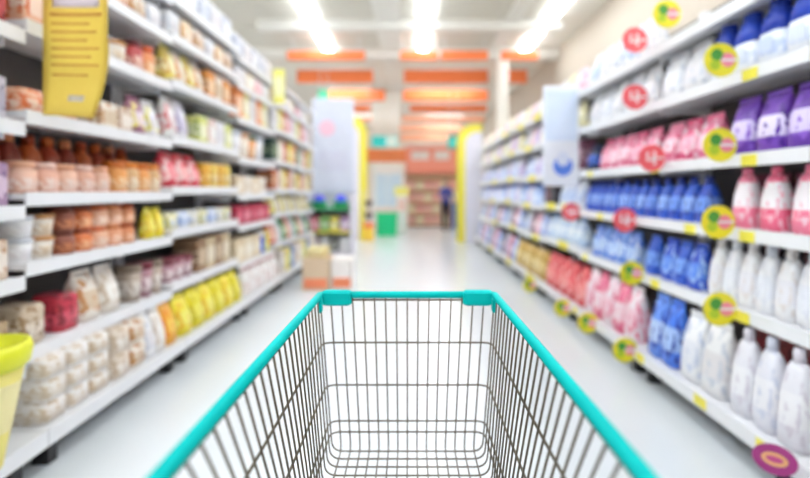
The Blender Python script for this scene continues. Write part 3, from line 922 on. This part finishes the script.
def hang(name, u0, u1, v0, v1, y, m, label, extra=None):
    x0, x1, z0, z1 = U(u0, y), U(u1, y), Z(v1, y), Z(v0, y)
    o = empty(name, ((x0 + x1) / 2, y, z0), label, 'sign')
    w, h_ = (x1 - x0) / 2, z1 - z0
    build(MB().bbox(-w, w, -.03, .03, 0, h_, .01), 'board', m, o)
    for s in (-.7, .7):
        build(MB().tube([(s * w, 0, h_), (s * w, 0, CEIL - z0)], .01), 'hanger_rod', WHITE, o)
    if extra:
        f0, f1, g0, g1, m2, nm = extra
        build(MB().box(-w + 2 * w * f0, -w + 2 * w * f1, -.034, -.03, h_ * g0, h_ * g1), nm, m2, o)
    return o


hang('hanging_sign', 372, 398, 136, 147.5, 15.0, mat('#2fd2d2', .5), 'turquoise and white sign hanging before the cream column', (.55, .97, .08, .92, mat('#e2f4ee', .5), 'white_print'))
hang('hanging_sign', 448, 459, 136, 148.5, 15.0, mat('#3ad6cc', .5), 'small turquoise sign hanging left of the right yellow end panel', (.2, .8, .4, .6, mat('#6ee4dc', .5), 'pale_print'))
hang('hanging_sign', 318, 329, 90, 100, 13.5, mat('#42d8a4', .5), 'small mint green sign hanging beside the orange boards', (.2, .8, .4, .6, mat('#7ce8c2', .5), 'pale_print'))
hang('hanging_sign', 362, 406, 149, 162, 16.0, mat('#f2824a', .5), 'long orange sign below the turquoise sign', (.1, .9, .42, .56, mat('#f49a68', .5), 'pale_print'))

# ------------------------------------------------------------------ far end of the store
# red shelving with cartons
y = 18.0
x0, x1 = U(406, y), U(460, y)
fr = empty('goods_shelf', ((x0 + x1) / 2, y, 0), 'tall red and peach goods shelf at the end of the aisle', 'shelf')
w = (x1 - x0) / 2
build(MB().box(-w, w, .45, .5, 0, Z(150, y)), 'back_panel', mat('#f8dec4', .6), fr)
for s in (-1, 1):
    build(MB().box(s * w - .03, s * w + .03, 0, .5, 0, Z(160, y)), 'side_panel', mat('#e4c0a4', .6), fr)
shz = [.1, .5, .92, 1.34, 1.76]
for z in shz:
    build(MB().box(-w + .03, w - .03, 0, .45, z - .05, z), 'shelf', mat('#efcda8', .6), fr)
build(MB().box(-w + .03, w - .03, .05, .1, 0, .05), 'kick_plate', FOOT, fr)
sg = build(MB().bbox(-w, w, -.06, 0, Z(173, y), Z(146, y), .01), 'sign_board', mat('#fa9c84', .6), fr)
build(MB().box(-w * .8, -w * .15, -.066, -.06, Z(160, y), Z(151, y)), 'white_lettering', mat('#f8ece6', .6), sg)
build(MB().box(w * .05, w * .6, -.066, -.06, Z(160, y), Z(151, y)), 'white_lettering', mat('#f8ece6', .6), sg)
for k, z in enumerate(shz[:-1]):
    for i in range(6):
        c = [('#fab49e', '#fcd6c8', '#f08a78'), ('#fce6b8', '#fcf0d6', '#f2c080'), ('#f8a694', '#fccec2', '#ee8474')][(i + k) % 3]
        o = empty('carton_box', (x0 + .2 + i * .3, y + .2, z), '%s box from the left on %s shelf up of the far red shelving' % (ORD[i], ORD[k]), 'box', 'boxes on the far red shelving', -PI / 2)
        for pn, me in good('box', .26, .3, .3, *c):
            link(pn, me, None, o)

# white cooler with a bluish glass front
y = 17.0
x0, x1 = U(372, y), U(403, y)
o = empty('glass_cooler', ((x0 + x1) / 2, y, 0), 'white cooler with pale blue glass front behind the green bin', 'cooler')
w = (x1 - x0) / 2
build(MB().bbox(-w, w, 0, .6, 0, Z(166, y), .02), 'cabinet', mat('#f0eeec', .4), o)
dr = build(MB().box(-w * .75, w * .9, -.02, 0, Z(206, y), Z(174, y)), 'glass_front', mat('#d2e6f8', .15), o)
build(MB().box(-.01, .01, -.03, -.02, Z(206, y), Z(174, y)), 'door_bar', WHITE, dr)
build(MB().box(-w * .9, w * .9, -.012, 0, Z(216, y), Z(209, y)), 'pink_stripe', mat('#f0d6d0', .5), o)

# green bin
y = 14.3
x0, x1 = U(376, y), U(397, y)
o = empty('green_bin', ((x0 + x1) / 2, y + .25, 0), 'bright green rectangular bin on the floor near the left end panel', 'bin')
w = (x1 - x0) / 2
build(MB().loft([[(-w * a_, -.25 * a_, z), (w * a_, -.25 * a_, z), (w * a_, .25 * a_, z), (-w * a_, .25 * a_, z)] for a_, z in ((.92, 0), (1, .6), (.93, .6), (.86, .03))]), 'body', mat('#14cf8c', .45), o)
build(MB().loft([[(-w * a_, -.25 * a_, z), (w * a_, -.25 * a_, z), (w * a_, .25 * a_, z), (-w * a_, .25 * a_, z)] for a_, z in ((1.0, .6), (1.06, .61), (1.06, .66), (.95, .66), (.93, .6))]), 'rim', mat('#22d898', .45), o)

# white pillar display with pink print and a small yellow sign
y = 15.0
o = empty('white_stand', (U(402, y), y, 0), 'narrow white and pink stand right of the green bin', 'stand')
build(MB().bbox(-.16, .16, -.15, .15, 0, 1.15, .01), 'body', mat('#f6f1ef', .5), o)
build(MB().box(-.13, .13, -.154, -.15, .7, 1.05), 'pink_print', mat('#f4d0c8', .5), o)
yb = build(MB().box(-.22, .2, -.02, .02, 1.15, 1.42), 'yellow_sign', mat('#f2ea86', .5), o)

# small rack with dark bowls next to the left end panel
y = 13.0
o = empty('bowl_rack', (U(369, y), y, 0), 'slim rack with dark bowls beside the left yellow end panel', 'rack')
build(MB().bbox(-.13, .13, -.12, .12, 0, .34, .01), 'yellow_base', mat('#f0c640', .5), o)
build(MB().box(-.13, .13, -.12, .12, .34, .48), 'orange_band', mat('#ee8452', .5), o)
for s in (-1, 1):
    build(MB().box(s * .12 - .012, s * .12 + .012, .06, .085, .48, 1.3), 'post', WHITE, o)
for z in (.56, .88):
    build(MB().box(-.13, .13, -.12, .1, z - .02, z), 'shelf', WHITE, o)
for z, nm in ((.56, 'lower'), (.88, 'upper')):
    b_ = build(MB().loft([ell(.2 * a_, .18 * a_, h_, 2, 16) for a_, h_ in ((.6, 0), (1, .1), (1.08, .17), (.95, .17), (.5, .02))]), 'bowl', mat('#5c4038', .5), None, True,
               (U(369, y), y - .02, z))
    tag(b_, '%s dark brown bowl on the slim rack by the yellow panel' % nm, 'bowl', 'dark bowls on the slim rack')


# ------------------------------------------------------------------ person far down the aisle
def person(px, py, rz):
    J = {}
    verts, edges, rad = [], [], []

    def v(p, r, par=None):
        verts.append(p); rad.append(r)
        if par is not None:
            edges.append((par, len(verts) - 1))
        return len(verts) - 1
    pel = v((0, 0, .93), (.15, .11))
    sp1 = v((0, 0, 1.08), (.135, .10), pel)
    ch = v((0, -.01, 1.26), (.165, .115), sp1)
    nb = v((0, .0, 1.40), (.09, .075), ch)
    nk = v((0, -.01, 1.46), (.05, .052), nb)
    h1 = v((0, -.025, 1.53), (.068, .08), nk)
    h2 = v((0, -.025, 1.61), (.074, .092), h1)
    v((0, -.02, 1.67), (.05, .06), h2)
    v((0, -.125, 1.555), (.016, .016), h1)       # nose
    for s in (-1, 1):
        hp = v((s * .09, 0, .88), (.092, .10), pel)
        kn = v((s * .10, -.02, .49), (.06, .062), hp)
        an = v((s * .105, .02, .10), (.04, .045), kn)
        v((s * .11, -.12, .04), (.038, .035), an)
        sh = v((s * .19, 0, 1.36), (.06, .06), ch)
        el = v((s * .25, .0 if s > 0 else -.05, 1.10), (.042, .042), sh)
        wr = v((s * .24, -.16 if s > 0 else -.24, .94 if s > 0 else 1.10), (.028, .03), el)
        v((s * .225, -.24 if s > 0 else -.32, .91 if s > 0 else 1.12), (.03, .022), wr)
    me = bpy.data.meshes.new('body')
    me.from_pydata(verts, edges, [])
    o = bpy.data.objects.new('body_tmp', me)
    COL.objects.link(o)
    md = o.modifiers.new('skin', 'SKIN')
    md.use_smooth_shade = True
    for i, r in enumerate(rad):
        me.skin_vertices[0].data[i].radius = r
        me.skin_vertices[0].data[i].use_root = (i == 0)
    sb = o.modifiers.new('sub', 'SUBSURF'); sb.levels = 2
    dg = bpy.context.evaluated_depsgraph_get()
    em = bpy.data.meshes.new_from_object(o.evaluated_get(dg))
    bpy.data.objects.remove(o)
    for c, r in (('#4d55a8', .8), ('#23222e', .8), ('#d9a888', .6), ('#2c2622', .5)):
        em.materials.append(mat(c, r))
    mz = min(v_.co.z for v_ in em.vertices)
    for p in em.polygons:
        c = p.center
        if c.z > 1.44: i = 2
        elif c.z < .10: i = 3
        elif c.z < .93 and abs(c.x) < .2: i = 1
        elif c.y < -.14 and abs(c.x) > .15: i = 2
        else: i = 0
        p.material_index = i
        p.use_smooth = True
    root = empty('person', (px, py, -mz), 'person in a blue top and dark trousers standing by the far shelf', 'person', rz=rz)
    em.name = 'body'
    link('body', em, None, root)
    secs = []
    for j in range(8):
        th = -.25 + (PI / 2 + .2) * j / 7
        rr = max(.006, math.cos(min(th, PI / 2)))
        secs.append([(.083 * rr * math.cos(2 * PI * k / 16), .012 + .098 * rr * math.sin(2 * PI * k / 16), 1.60 + .10 * math.sin(min(th, PI / 2))) for k in range(16)])
    build(MB().loft(secs), 'hair', mat('#3a221c', .7), root, True)
    for s in (-1, 1):
        build(MB().disc((s * .028, -.112, 1.60), .009, (0, 1, 0), .008, 8), 'eye', mat('#241c1a', .4), root)
        build(MB().disc((s * .076, -.01, 1.57), .02, (1, 0, 0), .016, 8), 'ear', mat('#d9a888', .6), root)
    build(MB().box(-.022, .022, -.106, -.098, 1.505, 1.512), 'mouth', mat('#a8605a', .6), root)
    return root


person(U(446, 16.3), 16.3, .5)
# blue crate stack beside the person
o = empty('blue_crate', (U(456, 17.2), 17.2, 0), 'blue crate stack standing right of the person', 'crate')
for i in range(3):
    build(MB().bbox(-.13, .13, -.2, .2, i * .3, i * .3 + .29, .01), 'crate', mat('#5a86c0', .5), o)

# ------------------------------------------------------------------ the shopping cart (its wires are all single parts)
CXC = -.007                                     # the cart stands a touch left of the camera's axis
RIM, BOT = H - .272, H - .706                   # rim height and basket floor height
YT, YB, YR = 1.298, 1.363, .36                  # front at the rim, front at the floor, rear
WT, WB = .2265, .2017                            # half widths at rim and floor
cart = empty('shopping_cart', (CXC, .85, 0), 'empty wire shopping cart with a turquoise rim in the foreground', 'shopping cart')
OXY = Vector((0, .85, 0))
TEAL = mat('#00bcb8', .5, vary=.03, spec=.12)
WIRE = mat('#675f52', .36, .6, vary=.08)


def cp(mb, name, m, smooth=True):
    mb.v = [(p[0], p[1] - .85, p[2]) for p in mb.v]
    return build(mb, name, m, cart, smooth)


def bend(a, b, c, r, n=5):
    """rounded corner at b between segments ab and bc"""
    a, b, c = Vector(a), Vector(b), Vector(c)
    p, q = b + (a - b).normalized() * r, b + (c - b).normalized() * r
    return [tuple(p * (1 - t) ** 2 + b * (2 * t * (1 - t)) + q * t * t) for t in [i / n for i in range(n + 1)]]


def wat(z):
    t = (z - BOT) / (RIM - BOT)
    return WB + (WT - WB) * t, YB + (YT - YB) * t


R_T = .0095
# rim: two side rails, front rail, sleeves over the corners
for s in (-1, 1):
    cp(MB().tube([(s * WT * 1.02, YR, RIM), (s * WT, YT - .012, RIM), (s * (WT - .004), YT - .003, RIM), (s * (WT - .016), YT, RIM)], R_T, 12), 'side_rail', TEAL)
cp(MB().tube([(-WT + .014, YT, RIM), (WT - .014, YT, RIM)], R_T, 12), 'front_rail', TEAL)
for s in (-1, 1):
    xa, xb = sorted((s * (WT - .004), s * (WT - .083)))
    cp(MB().bbox(xa, xb, YT - .0135, YT + .0135, RIM - .027, RIM + .012, .006), 'corner_sleeve', TEAL, False)
    cp(MB().bbox(s * (WT - .006) - .005, s * (WT - .006) + .005, YT - .04, YT - .014, RIM - .038, RIM - .004, .002), 'corner_clip', TEAL, False)

rw, rr_ = .0021, .0025
YG = .70                                        # rear end of the basket floor: the hoops rake, the floor is shorter than the rim
# front wires running down and on along the floor to the rear
for i in range(15):
    f = (i - 7) / 7.0
    xt, xb = f * .1985, f * .180
    a, b, c = (xt, YT - .004, RIM - .006), (xb, YB, BOT), (xb, YG, BOT)
    cp(MB().tube([a] + bend(a, b, c, .028) + [c], rw), 'basket_wire', WIRE)
# hoops: down one side, across the floor, up the other side
yy, yb, k = YT - .02, YB - .004, 0
while yy > YR + .03:
    zb = BOT - .004
    L_, BL, BR, R2 = (-WT + .004, yy, RIM - .006), (-WB - .002, yb, zb), (WB + .002, yb, zb), (WT - .004, yy, RIM - .006)
    cp(MB().tube([L_] + bend(L_, BL, BR, .03) + bend(BL, BR, R2, .03) + [R2], rw), 'basket_wire', WIRE)
    yy -= .0365
    yb -= .0385 if k < 4 else .0235
    k += 1
# horizontal wires around the sides and the front
for z in (RIM - .0135, H - .403, H - .522, H - .6256, H - .6577):
    w_, yf = wat(z)
    w_ += .004
    yf += .004
    if z > H - .3:
        yf = YT + .001
    yr_ = YR + .01 + (YG - YR) * (RIM - z) / (RIM - BOT)
    a, b, c, d = (-w_, yr_, z), (-w_, yf, z), (w_, yf, z), (w_, yr_, z)
    r0 = .012 if z > H - .3 else .03
    cp(MB().tube([a] + bend(a, b, c, r0) + bend(b, c, d, r0) + [d], rr_), 'ring_wire', WIRE)
# rear gate, handle, chassis and castors (below and behind the frame)
cp(MB().tube([(-WT, YR, RIM), (-WT - .004, YR - .07, RIM + .05), (WT + .004, YR - .07, RIM + .05), (WT, YR, RIM)], .008, 8), 'handle_frame', WIRE)
cp(MB().tube([(-WT + .02, YR - .07, RIM + .05), (WT - .02, YR - .07, RIM + .05)], .015, 12), 'handle_grip', TEAL)
for i in range(9):
    f = (i - 4) / 4.0
    cp(MB().tube([(f * WT * .95, YR + .012, RIM - .02), (f * WB * .95, YG, BOT)], rw), 'gate_wire', WIRE)
GREY = mat('#8c8a84', .35, .8)
for s in (-1, 1):
    pts = [(s * .2, .72, BOT - .012), (s * .22, .28, .24), (s * .2, .36, .16), (s * .17, 1.12, .16)]
    cp(MB().tube([pts[0]] + bend(*pts[:3], .05) + [pts[3]], .012, 8), 'chassis_tube', GREY)
    cp(MB().tube([(s * .185, .72, .165), (s * .186, .95, BOT - .012)], .009, 8), 'support_strut', GREY)
cp(MB().tube([(-.17, 1.12, .16), (.17, 1.12, .16)], .012, 8), 'chassis_bar', GREY)
cp(MB().tube([(-.2, .38, .16), (.2, .38, .16)], .012, 8), 'chassis_bar', GREY)
for s in (-1, 1):
    for wy, wx in ((.40, .2), (1.08, .172)):
        fk = MB().box(s * wx - .022, s * wx - .017, wy - .02, wy + .02, .05, .15).box(s * wx + .017, s * wx + .022, wy - .02, wy + .02, .05, .15)
        fk.box(s * wx - .022, s * wx + .022, wy - .02, wy + .02, .14, .152)
        cp(fk, 'castor_fork', GREY, False)
        cp(MB().disc((s * wx, wy, .06), .06, (1, 0, 0), .028, 20), 'castor_wheel', mat('#3a3a3c', .5), False)
